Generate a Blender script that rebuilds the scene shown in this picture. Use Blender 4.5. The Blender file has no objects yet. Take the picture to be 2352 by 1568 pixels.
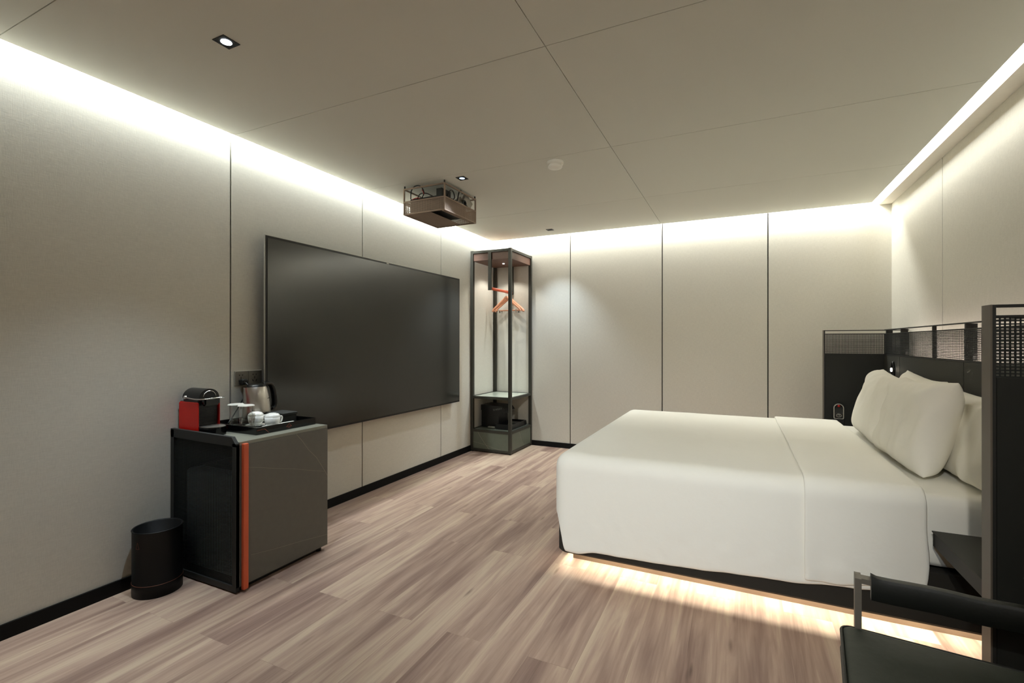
import bpy, bmesh, math, random
from math import pi, sin, cos, sqrt
from mathutils import Vector, Matrix, noise
random.seed(7)
sc = bpy.context.scene
COL = sc.collection

# ------------------------------------------------------------------ helpers
def box(bm, x0, x1, y0, y1, z0, z1, mi=0):
    if x0 > x1: x0, x1 = x1, x0
    if y0 > y1: y0, y1 = y1, y0
    if z0 > z1: z0, z1 = z1, z0
    v = [bm.verts.new((x, y, z)) for x in (x0, x1) for y in (y0, y1) for z in (z0, z1)]
    for f in ((0,1,3,2),(4,6,7,5),(0,4,5,1),(2,3,7,6),(0,2,6,4),(1,5,7,3)):
        fc = bm.faces.new([v[i] for i in f]); fc.material_index = mi
    return v

def obox(bm, c, ax, ay, az, mi=0):
    """oriented box: centre + three half-axis vectors"""
    c = Vector(c); ax = Vector(ax); ay = Vector(ay); az = Vector(az)
    v = [bm.verts.new(c + ax*i + ay*j + az*k) for i in (-1,1) for j in (-1,1) for k in (-1,1)]
    for f in ((0,1,3,2),(4,6,7,5),(0,4,5,1),(2,3,7,6),(0,2,6,4),(1,5,7,3)):
        fc = bm.faces.new([v[i] for i in f]); fc.material_index = mi

def strip(bm, p, q, nrm, w, t, mi=0):
    """thin flat bar from p to q lying in the plane with normal nrm"""
    p = Vector(p); q = Vector(q); n = Vector(nrm).normalized()
    d = (q - p); s = d.cross(n).normalized()
    obox(bm, (p+q)/2, d/2, s*(w/2), n*(t/2), mi)

def lathe(bm, prof, c=(0,0), seg=40, close=False, mi=0, sx=1, sy=1):
    rings = []
    for r, z in prof:
        if r < 1e-6:
            rings.append([bm.verts.new((c[0], c[1], z))])
        else:
            rings.append([bm.verts.new((c[0]+sx*r*cos(2*pi*i/seg), c[1]+sy*r*sin(2*pi*i/seg), z)) for i in range(seg)])
    for a, b in zip(rings, rings[1:]):
        for i in range(seg):
            j = (i+1) % seg
            if len(a) == 1 and len(b) == 1: continue
            if len(a) == 1: f = bm.faces.new((a[0], b[j], b[i]))
            elif len(b) == 1: f = bm.faces.new((a[i], a[j], b[0]))
            else: f = bm.faces.new((a[i], a[j], b[j], b[i]))
            f.material_index = mi; f.smooth = True
    return rings

def tube(bm, pts, r, seg=10, mi=0, closed=False, flat=None):
    """swept round (or elliptical, flat=(ru,rv)) tube along pts; r may be a list"""
    pts = [Vector(p) for p in pts]; n = len(pts)
    rs = r if isinstance(r, (list, tuple)) else [r]*n
    rings = []; up = None
    for i, p in enumerate(pts):
        if closed: t = pts[(i+1) % n] - pts[i-1]
        else: t = pts[min(i+1, n-1)] - pts[max(i-1, 0)]
        t.normalize()
        if up is None:
            up = Vector((0,0,1)) if abs(t.z) < .9 else Vector((1,0,0))
        u = (up - t*up.dot(t)).normalized(); v = t.cross(u); up = u
        ring = []
        for k in range(seg):
            a = 2*pi*k/seg
            ru, rv = (rs[i], rs[i]) if flat is None else (flat[0]*rs[i], flat[1]*rs[i])
            ring.append(bm.verts.new(p + u*ru*cos(a) + v*rv*sin(a)))
        rings.append(ring)
    m = n if closed else n-1
    for i in range(m):
        a, b = rings[i], rings[(i+1) % n]
        for k in range(seg):
            f = bm.faces.new((a[k], a[(k+1) % seg], b[(k+1) % seg], b[k])); f.smooth = True; f.material_index = mi
    if not closed:
        for ring in (rings[0], rings[-1]):
            try:
                f = bm.faces.new(ring); f.material_index = mi
            except ValueError: pass

def cyl(bm, p, q, r, seg=20, mi=0):
    tube(bm, [p, q], r, seg, mi)

def smooth_path(pts, k=6):
    """Catmull-Rom through pts"""
    P = [Vector(p) for p in pts]; P = [2*P[0]-P[1]] + P + [2*P[-1]-P[-2]]
    out = []
    for i in range(1, len(P)-2):
        for j in range(k):
            t = j/k
            out.append(.5*((2*P[i]) + (P[i+1]-P[i-1])*t + (2*P[i-1]-5*P[i]+4*P[i+1]-P[i+2])*t*t + (3*P[i]-P[i-1]-3*P[i+1]+P[i+2])*t**3))
    out.append(P[-2]); return out

def rbox(x0, x1, y0, y1, z0, z1, r=.01, seg=3, mi=0):
    bm = bmesh.new(); box(bm, x0, x1, y0, y1, z0, z1, mi)
    bmesh.ops.bevel(bm, geom=bm.edges[:], offset=r, segments=seg, profile=.5, affect='EDGES')
    return bm

def join(bm, other):
    me = bpy.data.meshes.new('tmp'); other.to_mesh(me); bm.from_mesh(me); bpy.data.meshes.remove(me); other.free()

def rounded_poly(x0, x1, y0, y1, r, k=6):
    pts = []
    for cx, cy, a0 in ((x1-r, y1-r, 0), (x0+r, y1-r, 90), (x0+r, y0+r, 180), (x1-r, y0+r, 270)):
        for i in range(k+1):
            a = math.radians(a0 + 90*i/k); pts.append((cx+r*cos(a), cy+r*sin(a)))
    return pts

def prism(bm, pts, axis, a, b, mi=0, smooth=False):
    """extrude 2-D outline along axis ('x','y','z') from a to b"""
    def mk(p, t):
        if axis == 'z': return (p[0], p[1], t)
        if axis == 'x': return (t, p[0], p[1])
        return (p[0], t, p[1])
    A = [bm.verts.new(mk(p, a)) for p in pts]; B = [bm.verts.new(mk(p, b)) for p in pts]
    n = len(pts)
    for i in range(n):
        f = bm.faces.new((A[i], A[(i+1) % n], B[(i+1) % n], B[i])); f.material_index = mi; f.smooth = smooth
    for r in (A[::-1], B):
        f = bm.faces.new(r); f.material_index = mi

def grid_screen(bm, plane, c, a0, a1, z0, z1, pa, pz, w=.0036, t=.0012, mi=0):
    """perforated sheet built of crossing bars. plane 'y' = sheet at y=c spanning x; 'x' = sheet at x=c spanning y"""
    na = max(1, int(round((a1-a0)/pa))); nz = max(1, int(round((z1-z0)/pz)))
    for i in range(na+1):
        a = a0 + (a1-a0)*i/na
        if plane == 'y': box(bm, a-w/2, a+w/2, c-t/2, c+t/2, z0, z1, mi)
        elif plane == 'x': box(bm, c-t/2, c+t/2, a-w/2, a+w/2, z0, z1, mi)
    for i in range(nz+1):
        z = z0 + (z1-z0)*i/nz
        if plane == 'y': box(bm, a0, a1, c-t/2-.0002, c+t/2+.0002, z-w/2, z+w/2, mi)
        elif plane == 'x': box(bm, c-t/2-.0002, c+t/2+.0002, a0, a1, z-w/2, z+w/2, mi)

def empty(name, loc, label, cat, group=None, rz=0):
    o = bpy.data.objects.new(name, None); COL.objects.link(o)
    o.empty_display_size = .05
    o.location = loc; o.rotation_euler = (0, 0, rz)
    o['label'] = label; o['category'] = cat
    if group: o['group'] = group
    return o

def mesh(name, bm, mats, parent=None, label=None, rel=True, keep=False, world=None):
    """link a bmesh as one object. Coordinates in bm are world ones unless rel=False (parent space)."""
    bmesh.ops.recalc_face_normals(bm, faces=bm.faces[:])
    me = bpy.data.meshes.new(name)
    if parent is not None and rel:
        root = Vector((0,0,0)); p = parent
        while p is not None: root += Vector(p.location); p = p.parent
        bmesh.ops.translate(bm, verts=bm.verts[:], vec=-root)
    bm.to_mesh(me); bm.free()
    for m in (mats if isinstance(mats, (list, tuple)) else [mats]): me.materials.append(m)
    o = bpy.data.objects.new(name, me); COL.objects.link(o)
    if parent is not None: o.parent = parent
    if label: o['label'] = label
    return o

def struct(name, bm, mats):
    o = mesh(name, bm, mats); o['kind'] = 'structure'; return o

def tag(o, label, cat, group=None):
    o['label'] = label; o['category'] = cat
    if group: o['group'] = group
    return o

def smooth_obj(o, ang=None):
    for p in o.data.polygons: p.use_smooth = True
    if ang:
        try: o.data.set_sharp_from_angle(angle=math.radians(ang))
        except Exception: pass
    return o

def copy_tree(o, parent=None):
    c = o.copy(); COL.objects.link(c)
    if parent is not None: c.parent = parent
    for ch in list(o.children):
        copy_tree(ch, c)
    return c

def text_bm(txt, size, depth=.0006):
    cu = bpy.data.curves.new('t', 'FONT'); cu.body = txt; cu.size = size; cu.extrude = depth/2; cu.align_x = 'CENTER'; cu.align_y = 'CENTER'
    to = bpy.data.objects.new('t', cu); COL.objects.link(to)
    dg = bpy.context.evaluated_depsgraph_get()
    me = bpy.data.meshes.new_from_object(to.evaluated_get(dg))
    bm = bmesh.new(); bm.from_mesh(me)
    bpy.data.objects.remove(to); bpy.data.curves.remove(cu); bpy.data.meshes.remove(me)
    return bm

# ------------------------------------------------------------------ materials
def srgb(r, g, b):
    f = lambda c: (c/255/12.92) if c/255 <= .04045 else ((c/255+.055)/1.055)**2.4
    return (f(r), f(g), f(b), 1)

def mat(name, col, rough=.5, metal=0, spec=.5, bump=None, var=None, trans=0, ior=1.45, coat=0, sheen=0):
    m = bpy.data.materials.new(name); m.use_nodes = True
    nt = m.node_tree; b = nt.nodes['Principled BSDF']
    b.inputs['Base Color'].default_value = col
    b.inputs['Roughness'].default_value = rough
    b.inputs['Metallic'].default_value = metal
    b.inputs['Specular IOR Level'].default_value = spec
    b.inputs['IOR'].default_value = ior
    if trans: b.inputs['Transmission Weight'].default_value = trans
    if coat: b.inputs['Coat Weight'].default_value = coat
    if sheen: b.inputs['Sheen Weight'].default_value = sheen
    tc = nt.nodes.new('ShaderNodeTexCoord')
    n = nt.nodes.new('ShaderNodeTexNoise'); n.inputs['Scale'].default_value = (bump[0] if bump else 40)
    n.inputs['Detail'].default_value = 4
    nt.links.new(tc.outputs['Object'], n.inputs['Vector'])
    v = var if var is not None else .04
    mx = nt.nodes.new('ShaderNodeMix'); mx.data_type = 'RGBA'
    mx.inputs['A'].default_value = tuple(c*(1-v) for c in col[:3])+(1,)
    mx.inputs['B'].default_value = tuple(min(1, c*(1+v)) for c in col[:3])+(1,)
    nt.links.new(n.outputs['Fac'], mx.inputs['Factor'])
    nt.links.new(mx.outputs['Result'], b.inputs['Base Color'])
    if bump:
        bp = nt.nodes.new('ShaderNodeBump'); bp.inputs['Strength'].default_value = bump[1]; bp.inputs['Distance'].default_value = bump[2]
        nt.links.new(n.outputs['Fac'], bp.inputs['Height']); nt.links.new(bp.outputs['Normal'], b.inputs['Normal'])
    return m

def linen(name, col, sc_=300, strength=.3, var=.09):
    m = bpy.data.materials.new(name); m.use_nodes = True
    nt = m.node_tree; b = nt.nodes['Principled BSDF']; L = nt.links.new
    b.inputs['Roughness'].default_value = .85; b.inputs['Specular IOR Level'].default_value = .15
    tc = nt.nodes.new('ShaderNodeTexCoord')
    outs = []
    for s in ((sc_*.12, sc_*.12, sc_), (sc_, sc_, sc_*.12)):
        mp = nt.nodes.new('ShaderNodeMapping'); mp.inputs['Scale'].default_value = s
        n = nt.nodes.new('ShaderNodeTexNoise'); n.inputs['Scale'].default_value = 1; n.inputs['Detail'].default_value = 2
        L(tc.outputs['Object'], mp.inputs['Vector']); L(mp.outputs['Vector'], n.inputs['Vector']); outs.append(n.outputs['Fac'])
    ad = nt.nodes.new('ShaderNodeMath'); ad.operation = 'ADD'; L(outs[0], ad.inputs[0]); L(outs[1], ad.inputs[1])
    ml = nt.nodes.new('ShaderNodeMath'); ml.operation = 'MULTIPLY'; ml.inputs[1].default_value = .5; L(ad.outputs[0], ml.inputs[0])
    mx = nt.nodes.new('ShaderNodeMix'); mx.data_type = 'RGBA'
    mx.inputs['A'].default_value = tuple(c*(1-var*2) for c in col[:3])+(1,)
    mx.inputs['B'].default_value = tuple(min(1, c*(1+var*2)) for c in col[:3])+(1,)
    L(ml.outputs[0], mx.inputs['Factor']); L(mx.outputs['Result'], b.inputs['Base Color'])
    bp = nt.nodes.new('ShaderNodeBump'); bp.inputs['Strength'].default_value = strength; bp.inputs['Distance'].default_value = .001
    L(ml.outputs[0], bp.inputs['Height']); L(bp.outputs['Normal'], b.inputs['Normal'])
    return m

def wood_floor():
    m = bpy.data.materials.new('oak_plank_floor'); m.use_nodes = True
    nt = m.node_tree; b = nt.nodes['Principled BSDF']; L = nt.links.new; N = nt.nodes.new
    tc = N('ShaderNodeTexCoord')
    sw = N('ShaderNodeMapping'); sw.inputs['Rotation'].default_value = (0, 0, pi/2); L(tc.outputs['Object'], sw.inputs['Vector'])
    br = N('ShaderNodeTexBrick'); br.offset = .37; br.offset_frequency = 2
    br.inputs['Scale'].default_value = 1; br.inputs['Brick Width'].default_value = 1.22; br.inputs['Row Height'].default_value = .182
    br.inputs['Mortar Size'].default_value = .0007; br.inputs['Mortar Smooth'].default_value = .1
    br.inputs['Color1'].default_value = (0,0,0,1); br.inputs['Color2'].default_value = (1,1,1,1); br.inputs['Mortar'].default_value = (.5,.5,.5,1)
    L(sw.outputs['Vector'], br.inputs['Vector'])
    # per-plank offset
    sc3 = N('ShaderNodeVectorMath'); sc3.operation = 'SCALE'; sc3.inputs['Scale'].default_value = 37
    L(br.outputs['Color'], sc3.inputs[0])
    add = N('ShaderNodeVectorMath'); add.operation = 'ADD'; L(tc.outputs['Object'], add.inputs[0]); L(sc3.outputs[0], add.inputs[1])
    def stretched(sx, sy, det, dist=0, rough=.55):
        mp = N('ShaderNodeMapping'); mp.inputs['Scale'].default_value = (sx, sy, 1); L(add.outputs[0], mp.inputs['Vector'])
        n = N('ShaderNodeTexNoise'); n.inputs['Scale'].default_value = 1; n.inputs['Detail'].default_value = det
        n.inputs['Distortion'].default_value = dist; n.inputs['Roughness'].default_value = rough
        L(mp.outputs['Vector'], n.inputs['Vector']); return n.outputs['Fac']
    broad = stretched(8, .55, 3, .5); fine = stretched(120, 3.5, 4); mid = stretched(22, 1.6, 4, 1.2)
    def math_(op, a, c):
        q = N('ShaderNodeMath'); q.operation = op
        for i, s in enumerate((a, c)):
            if isinstance(s, (int, float)): q.inputs[i].default_value = s
            else: L(s, q.inputs[i])
        return q.outputs[0]
    s = math_('ADD', math_('MULTIPLY', broad, .62), math_('ADD', math_('MULTIPLY', mid, .26), math_('MULTIPLY', fine, .12)))
    sepr = N('ShaderNodeSeparateColor'); L(br.outputs['Color'], sepr.inputs[0])
    s = math_('ADD', s, math_('MULTIPLY', math_('SUBTRACT', sepr.outputs[0], .5), .022))
    cr = N('ShaderNodeValToRGB'); L(s, cr.inputs['Fac'])
    e = cr.color_ramp.elements
    e[0].position = .30; e[0].color = srgb(112, 88, 78)
    e[1].position = .72; e[1].color = srgb(206, 188, 164)
    x = e.new(.43); x.color = srgb(150, 125, 112)
    x = e.new(.52); x.color = srgb(176, 151, 134)
    x = e.new(.60); x.color = srgb(196, 175, 153)
    # dark cracks / knots
    vk = N('ShaderNodeMapping'); vk.inputs['Scale'].default_value = (9, 1.6, 1); L(add.outputs[0], vk.inputs['Vector'])
    vo = N('ShaderNodeTexVoronoi'); vo.inputs['Scale'].default_value = 1.1; L(vk.outputs['Vector'], vo.inputs['Vector'])
    kn = N('ShaderNodeValToRGB'); L(vo.outputs['Distance'], kn.inputs['Fac'])
    kn.color_ramp.elements[0].position = .015; kn.color_ramp.elements[0].color = (.45,.42,.40,1)
    kn.color_ramp.elements[1].position = .10; kn.color_ramp.elements[1].color = (1,1,1,1)
    mu = N('ShaderNodeMix'); mu.data_type = 'RGBA'; mu.blend_type = 'MULTIPLY'; mu.inputs['Factor'].default_value = .8
    L(cr.outputs['Color'], mu.inputs['A']); L(kn.outputs['Color'], mu.inputs['B'])
    gr = N('ShaderNodeMix'); gr.data_type = 'RGBA'; gr.blend_type = 'MULTIPLY'
    gf = N('ShaderNodeMath'); gf.operation = 'MULTIPLY'; gf.inputs[1].default_value = .14; L(br.outputs['Fac'], gf.inputs[0]); L(gf.outputs[0], gr.inputs['Factor'])
    gr.inputs['B'].default_value = (.25,.2,.17,1); L(mu.outputs['Result'], gr.inputs['A'])
    L(gr.outputs['Result'], b.inputs['Base Color'])
    b.inputs['Roughness'].default_value = .5; b.inputs['Specular IOR Level'].default_value = .25
    bp = N('ShaderNodeBump'); bp.inputs['Strength'].default_value = .12; bp.inputs['Distance'].default_value = .001
    L(fine, bp.inputs['Height']); L(bp.outputs['Normal'], b.inputs['Normal'])
    return m

def emit(name, col, s):
    m = bpy.data.materials.new(name); m.use_nodes = True
    nt = m.node_tree; nt.nodes.clear()
    e = nt.nodes.new('ShaderNodeEmission'); e.inputs['Color'].default_value = col; e.inputs['Strength'].default_value = s
    o = nt.nodes.new('ShaderNodeOutputMaterial'); nt.links.new(e.outputs[0], o.inputs[0]); return m

WALLC = srgb(203, 200, 189)
M = dict(
    wall=linen('beige_linen_wall', WALLC),
    seam=mat('dark_joint', srgb(22, 19, 15), .9),
    ceil=mat('ceiling_board', srgb(226, 226, 218), .8, spec=.2, bump=(260, .08, .001), var=.015),
    ceilseam=mat('ceiling_joint', srgb(176, 170, 156), .9),
    white=mat('white_cove_paint', srgb(244, 238, 228), .8, spec=.2),
    base=mat('black_skirting', srgb(7, 8, 8), .6, spec=.25),
    floor=wood_floor(),
    black=mat('black_plastic', srgb(14, 15, 15), .35),
    gloss=mat('gloss_black_plastic', srgb(9, 9, 10), .12),
    matte=mat('matte_black_metal', srgb(30, 31, 29), .6, bump=(500, .1, .0005)),
    meshm=mat('perforated_black_metal', srgb(26, 30, 29), .55, metal=.2),
    frame=mat('bronze_black_metal', srgb(58, 57, 50), .45, metal=.3),
    postm=mat('taupe_metal', srgb(98, 92, 83), .5, metal=.25),
    panel=mat('charcoal_panel', srgb(46, 46, 41), .7, bump=(700, .15, .0006)),
    paneld=mat('dark_green_charcoal_panel', srgb(22, 24, 20), .75, bump=(700, .15, .0006)),
    stone=mat('grey_stone_laminate', srgb(98, 96, 88), .42, bump=(30, .05, .001), var=.10),
    stoneg=mat('grey_green_stone_laminate', srgb(92, 98, 86), .40, bump=(30, .05, .001), var=.10),
    top=mat('grey_stone_worktop', srgb(130, 130, 118), .32, bump=(30, .04, .001), var=.08),
    vein=mat('pale_vein', srgb(142, 137, 124), .45),
    orange=mat('orange_lacquer', srgb(206, 92, 58), .38),
    red=mat('red_plastic', srgb(178, 22, 14), .3, bump=(600, .05, .0004)),
    chrome=mat('polished_chrome', srgb(215, 215, 215), .12, metal=1),
    steel=mat('brushed_steel', srgb(206, 202, 196), .30, metal=1, bump=(90, .03, .0004)),
    glass=mat('clear_glass', (1, 1, 1, 1), .02, trans=1, ior=1.45, var=0),
    paper=mat('white_paper', srgb(232, 230, 222), .8),
    china=mat('white_porcelain', srgb(226, 226, 220), .15, coat=.5),
    linenw=mat('white_cotton', srgb(240, 238, 228), .9, spec=.15, bump=(28, .10, .01), var=.01, sheen=.1),
    pillow=mat('white_pillow_cotton', srgb(236, 233, 222), .9, spec=.15, bump=(14, .22, .012), var=.01, sheen=.1),
    plinth=mat('tan_plinth', srgb(120, 104, 88), .5, metal=.1),
    bedbase=mat('dark_brown_upholstery', srgb(40, 37, 31), .9),
    wood=mat('reddish_walnut_board', srgb(98, 72, 60), .5, bump=(20, .1, .001), var=.2),
    hanger=mat('orange_beech', srgb(214, 152, 118), .35, bump=(40, .05, .001), var=.08),
    mirror=mat('pale_glass_shelf', srgb(190, 196, 180), .15, spec=.6),
    copper=mat('rose_metal', srgb(150, 130, 114), .6, metal=.2),
    leather=mat('dark_green_leather', srgb(34, 40, 31), .55, bump=(60, .25, .002), var=.25),
    leatherd=mat('black_leather', srgb(20, 22, 19), .5, bump=(80, .3, .002), var=.2),
    plate=mat('brown_grey_plate', srgb(112, 108, 98), .5),
    fridge=mat('fridge_side_painted_reflection', srgb(188, 216, 230), .35, coat=.3),  # pale blue stands in for a bluish reflection on the cabinet side
    sock=mat('black_slot', srgb(4, 4, 4), .8),
    rust=mat('rust_print', srgb(170, 84, 60), .6),
    rustd=mat('dim_rust_line', srgb(104, 62, 46), .5),
    binm=mat('black_bin_plastic', srgb(6, 7, 8), .5, spec=.35),
    greyprint=mat('grey_print', srgb(120, 124, 118), .6),
    smokew=mat('white_detector_plastic', srgb(242, 240, 232), .45),
    aluminium=mat('satin_aluminium', srgb(176, 172, 164), .35, metal=.9),
    ledcool=emit('cool_downlight_lens', (.80, .88, 1, 1), 14),
    leddim=emit('dim_downlight_lens', (.62, .78, 1, 1), .9),
    ledwarm=emit('warm_led', (1, .86, .66, 1), 30),
    ledwhite=emit('white_led', (1, .97, .92, 1), 18),
)
def thin_glass(name):
    m = bpy.data.materials.new(name); m.use_nodes = True; nt = m.node_tree; nt.nodes.clear(); N = nt.nodes.new; L = nt.links.new
    t = N('ShaderNodeBsdfTransparent'); t.inputs[0].default_value = (.93, .95, .94, 1)
    g = N('ShaderNodeBsdfGlossy'); g.inputs['Roughness'].default_value = .03; g.inputs['Color'].default_value = (1, 1, 1, 1)
    lw = N('ShaderNodeLayerWeight'); lw.inputs['Blend'].default_value = .5
    mx = N('ShaderNodeMixShader'); o = N('ShaderNodeOutputMaterial')
    pw = N('ShaderNodeMath'); pw.operation = 'POWER'; pw.inputs[1].default_value = 3.0; L(lw.outputs['Facing'], pw.inputs[0]); ml = N('ShaderNodeMath'); ml.operation = 'MULTIPLY_ADD'; ml.inputs[1].default_value = .55; ml.inputs[2].default_value = .07; L(pw.outputs[0], ml.inputs[0]); L(ml.outputs[0], mx.inputs[0]); L(t.outputs[0], mx.inputs[1]); L(g.outputs[0], mx.inputs[2]); L(mx.outputs[0], o.inputs[0]); return m
M['glass'] = thin_glass('clear_thin_glass')
def screen_mat():
    m = mat('tv_screen_glass', srgb(28, 29, 25), .19, spec=1.0, var=.02)
    return m
M['screen'] = screen_mat()

# ------------------------------------------------------------------ room geometry
XL, XR, YB, YF = -2.68, 1.198, 5.137, -2.40      # wall faces
ZC, ZT = 2.400, 2.62                             # ceiling board, top of cove
CX0, CX1, CY1, CY0 = -2.642, 1.033, 5.010, -2.30 # edges of the dropped ceiling
GAP = .0100
SL = [-2.49, -1.41, -.33, .72, 1.806, 2.886, 3.985]       # joints, left wall (y)
SB = [-1.715, -.716, .253]                    # joints, back wall (x)
SR = [-1.6, -.5, .6, 1.75, 2.88, 4.0]

def panels(bm, lo, hi, cuts):
    e = [lo] + [c for c in cuts if lo < c < hi] + [hi]
    return [(a + (GAP/2 if i else 0), b - (GAP/2 if i < len(e)-2 else 0)) for i, (a, b) in enumerate(zip(e, e[1:]))]
bm = bmesh.new()
for a, b in panels(bm, YF, YB, SL): box(bm, XL-.012, XL, a, b, 0, ZT)
box(bm, XL-.05, XL-.012, YF, YB+.05, 0, ZT, 1)
struct('wall_left', bm, [M['wall'], M['seam']])
bm = bmesh.new()
for a, b in panels(bm, XL, XR, SB): box(bm, a, b, YB, YB+.012, 0, ZT)
box(bm, XL, XR, YB+.012, YB+.05, 0, ZT, 1)
struct('wall_back', bm, [M['wall'], M['seam']])
bm = bmesh.new()
for a, b in panels(bm, YF, YB, SR): box(bm, XR, XR+.012, a, b, 0, ZT)
box(bm, XR+.012, XR+.05, YF, YB+.05, 0, ZT, 1)
struct('wall_right', bm, [M['wall'], M['seam']])
bm = bmesh.new(); box(bm, XL-.05, XR+.05, YF-.05, YF, 0, ZT); struct('wall_front', bm, M['wall'])
bm = bmesh.new(); box(bm, XL-.05, XR+.05, YF-.05, YB+.05, -.06, 0); struct('floor', bm, M['floor'])
# ceiling: boards with hairline joints, carried by a backing, closed above the coves
bm = bmesh.new()
ys = [CY0, -1.33, -.25, .82, 1.80, 2.90, 4.03, CY1]; xs = [CX0, -.708, CX1]
g = .0016
for i, (a, b) in enumerate(zip(ys, ys[1:])):
    for j, (c, d) in enumerate(zip(xs, xs[1:])):
        box(bm, c+(g if j else 0), d-(g if j < 1 else 0), a+(g if i else 0), b-(g if i < 6 else 0), ZC, ZC+.008)
box(bm, CX0, CX1, CY0, CY1, ZC+.008, ZC+.022, 1)
box(bm, XL-.05, XR+.05, YF-.05, YB+.05, ZT, ZT+.04, 2)
struct('ceiling', bm, [M['ceil'], M['ceilseam'], M['white']])
# cornice board along the right wall
bm = bmesh.new(); box(bm, 1.108, XR, YF, YB, 2.404, 2.425); box(bm, 1.108, 1.122, YF, YB, 2.425, 2.60)
struct('trim_1', bm, M['white'])
bm = bmesh.new(); box(bm, XL, XL+.010, YF, YB, 0, .062); struct('baseboard_left', bm, M['base'])
bm = bmesh.new(); box(bm, XL+.010, XR, YB-.010, YB, 0, .058); struct('baseboard_back', bm, M['base'])
bm = bmesh.new(); box(bm, XR-.010, XR, YF, YB-.010, 0, .062); struct('baseboard_right', bm, M['base'])

# ------------------------------------------------------------------ television
tv = empty('television', (-2.64, 3.09, .588), 'very large dark flat television mounted on the beige panelled wall', 'television')
Y0, Y1, Z0, Z1 = 1.975, 4.208, .588, 1.852
bm = bmesh.new(); box(bm, -2.622, -2.602, Y0, Y1, Z0, Z1)
mesh('bezel', bm, M['black'], tv)
bm = bmesh.new(); box(bm, -2.603, -2.600, Y0+.012, Y1-.012, Z0+.014, Z1-.014)
mesh('screen', bm, M['screen'], tv)
bm = bmesh.new()
for a, b, c, d in ((Y0-.004, Y0, Z0, Z1), (Y1, Y1+.004, Z0, Z1), (Y0-.004, Y1+.004, Z1, Z1+.003)):
    box(bm, -2.616, -2.604, a, b, c, d)
mesh('edge_trim', bm, M['aluminium'], tv, label='thin silver edge trim')
bm = rbox(-2.679, -2.622, Y0+.10, Y1-.10, Z0+.05, Z1-.08, .01, 2); mesh('rear_housing', bm, M['matte'], tv)
bm = bmesh.new(); box(bm, -2.602, -2.5985, 3.078, 3.103, Z1-.011, Z1-.005); mesh('badge', bm, M['aluminium'], tv, label='small silver badge')

# ------------------------------------------------------------------ socket plates, plug and cord
for k, (a, b) in enumerate(((1.828, 1.914), (1.916, 2.002))):
    o = empty('socket_plate', (XL, (a+b)/2, .94), ['brown-grey wall socket plate with a black plug in it', 'brown-grey wall socket plate half hidden behind the kettle, empty'][k], 'socket', 'wall sockets above the cabinet')
    mesh('faceplate', rbox(XL, XL+.009, a, b, .940, 1.028, .0025, 2), M['plate'], o)
    bm = bmesh.new(); yc = (a+b)/2; X = XL+.0095
    for dy in (-.010, .010): cyl(bm, (X-.001, yc+dy-.006, 1.003), (X, yc+dy-.006, 1.003), .0032, 10)
    for dy, dz, rot in ((0, -.018, 0), (-.011, -.036, .5), (.011, -.036, -.5)):
        c = Vector((X, yc-.006+dy, 1.003+dz)); obox(bm, c, (.0006, 0, 0), (0, .0018*cos(rot), .0018*sin(rot)), (0, -.0065*sin(rot), .0065*cos(rot)))
    mesh('slots', bm, M['sock'], o)
    bm = bmesh.new(); box(bm, X-.0005, X+.001, yc+.014, yc+.024, 1.001, 1.004); mesh('indicator', bm, M['greyprint'], o, label='small pale indicator')
plug = empty('power_plug', (XL+.01, 1.868, .96), 'black power plug pushed into the wall socket behind the kettle', 'plug')
mesh('plug_body', rbox(XL+.0095, XL+.045, 1.850, 1.888, .948, .980, .008, 3), M['black'], plug)
bm = bmesh.new()
tube(bm, smooth_path([(XL+.04, 1.87, .962), (XL+.07, 1.872, .93), (XL+.05, 1.84, .85), (XL+.04, 1.80, .78), (XL+.045, 1.76, .732)]), .0035, 8)
mesh('cord', bm, M['black'], plug)

# ------------------------------------------------------------------ minibar cabinet
CF, CYa, CYb, CT = -2.155, 1.480, 2.038, .720
cab = empty('minibar_cabinet', (-2.42, 1.76, 0), 'dark stone-front minibar cabinet with a vertical orange handle against the left wall', 'cabinet')
bm = bmesh.new()
# side frame with chamfered raised rim
pts = [(-2.676, .008), (CF, .008), (CF, .702), (-2.185, .743), (-2.676, .750)]
# frame bars of the side panel
for a in ((-2.676, -2.650, .008, .745), (-2.182, CF, .008, .715), ):
    box(bm, a[0], a[1], CYa, CYa+.018, a[2], a[3])
prism(bm, [(-2.650, .706), (CF, .700), (CF, .708), (-2.188, .745), (-2.676, .750), (-2.676, .706)], 'y', CYa, CYa+.018)
box(bm, -2.650, -2.182, CYa, CYa+.018, .008, .036)
box(bm, -2.676, CF-.022, CYb-.018, CYb, .03, CT-.001)            # far side
box(bm, -2.676, -2.660, CYa+.018, CYb-.018, .03, CT-.02)         # rear
box(bm, -2.676, CF-.024, CYa+.018, CYb-.018, .03, .05)           # floor of the cabinet
mesh('carcass', bm, M['matte'], cab)
bm = bmesh.new(); grid_screen(bm, 'y', CYa+.008, -2.650, -2.182, .036, .706, .0068, .0068, w=.0023)
mesh('side_mesh', bm, M['meshm'], cab, label='black perforated side panel')
bm = bmesh.new(); box(bm, -2.676, CF-.002, CYa+.019, CYb, CT-.016, CT); mesh('worktop', bm, M['top'], cab)
bm = bmesh.new()
box(bm, CF-.022, CF, CYa+.002, CYb, .028, CT-.017, 0)
def vein(bm, pts, X, ax='x', w=.0018):
    for p, q in zip(pts, pts[1:]):
        if ax == 'x': strip(bm, (X, p[0], p[1]), (X, q[0], q[1]), (1,0,0), w, .0006, 1)
        else: strip(bm, (p[0], X, p[1]), (q[0], X, q[1]), (0,1,0), w, .0006, 1)
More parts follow.
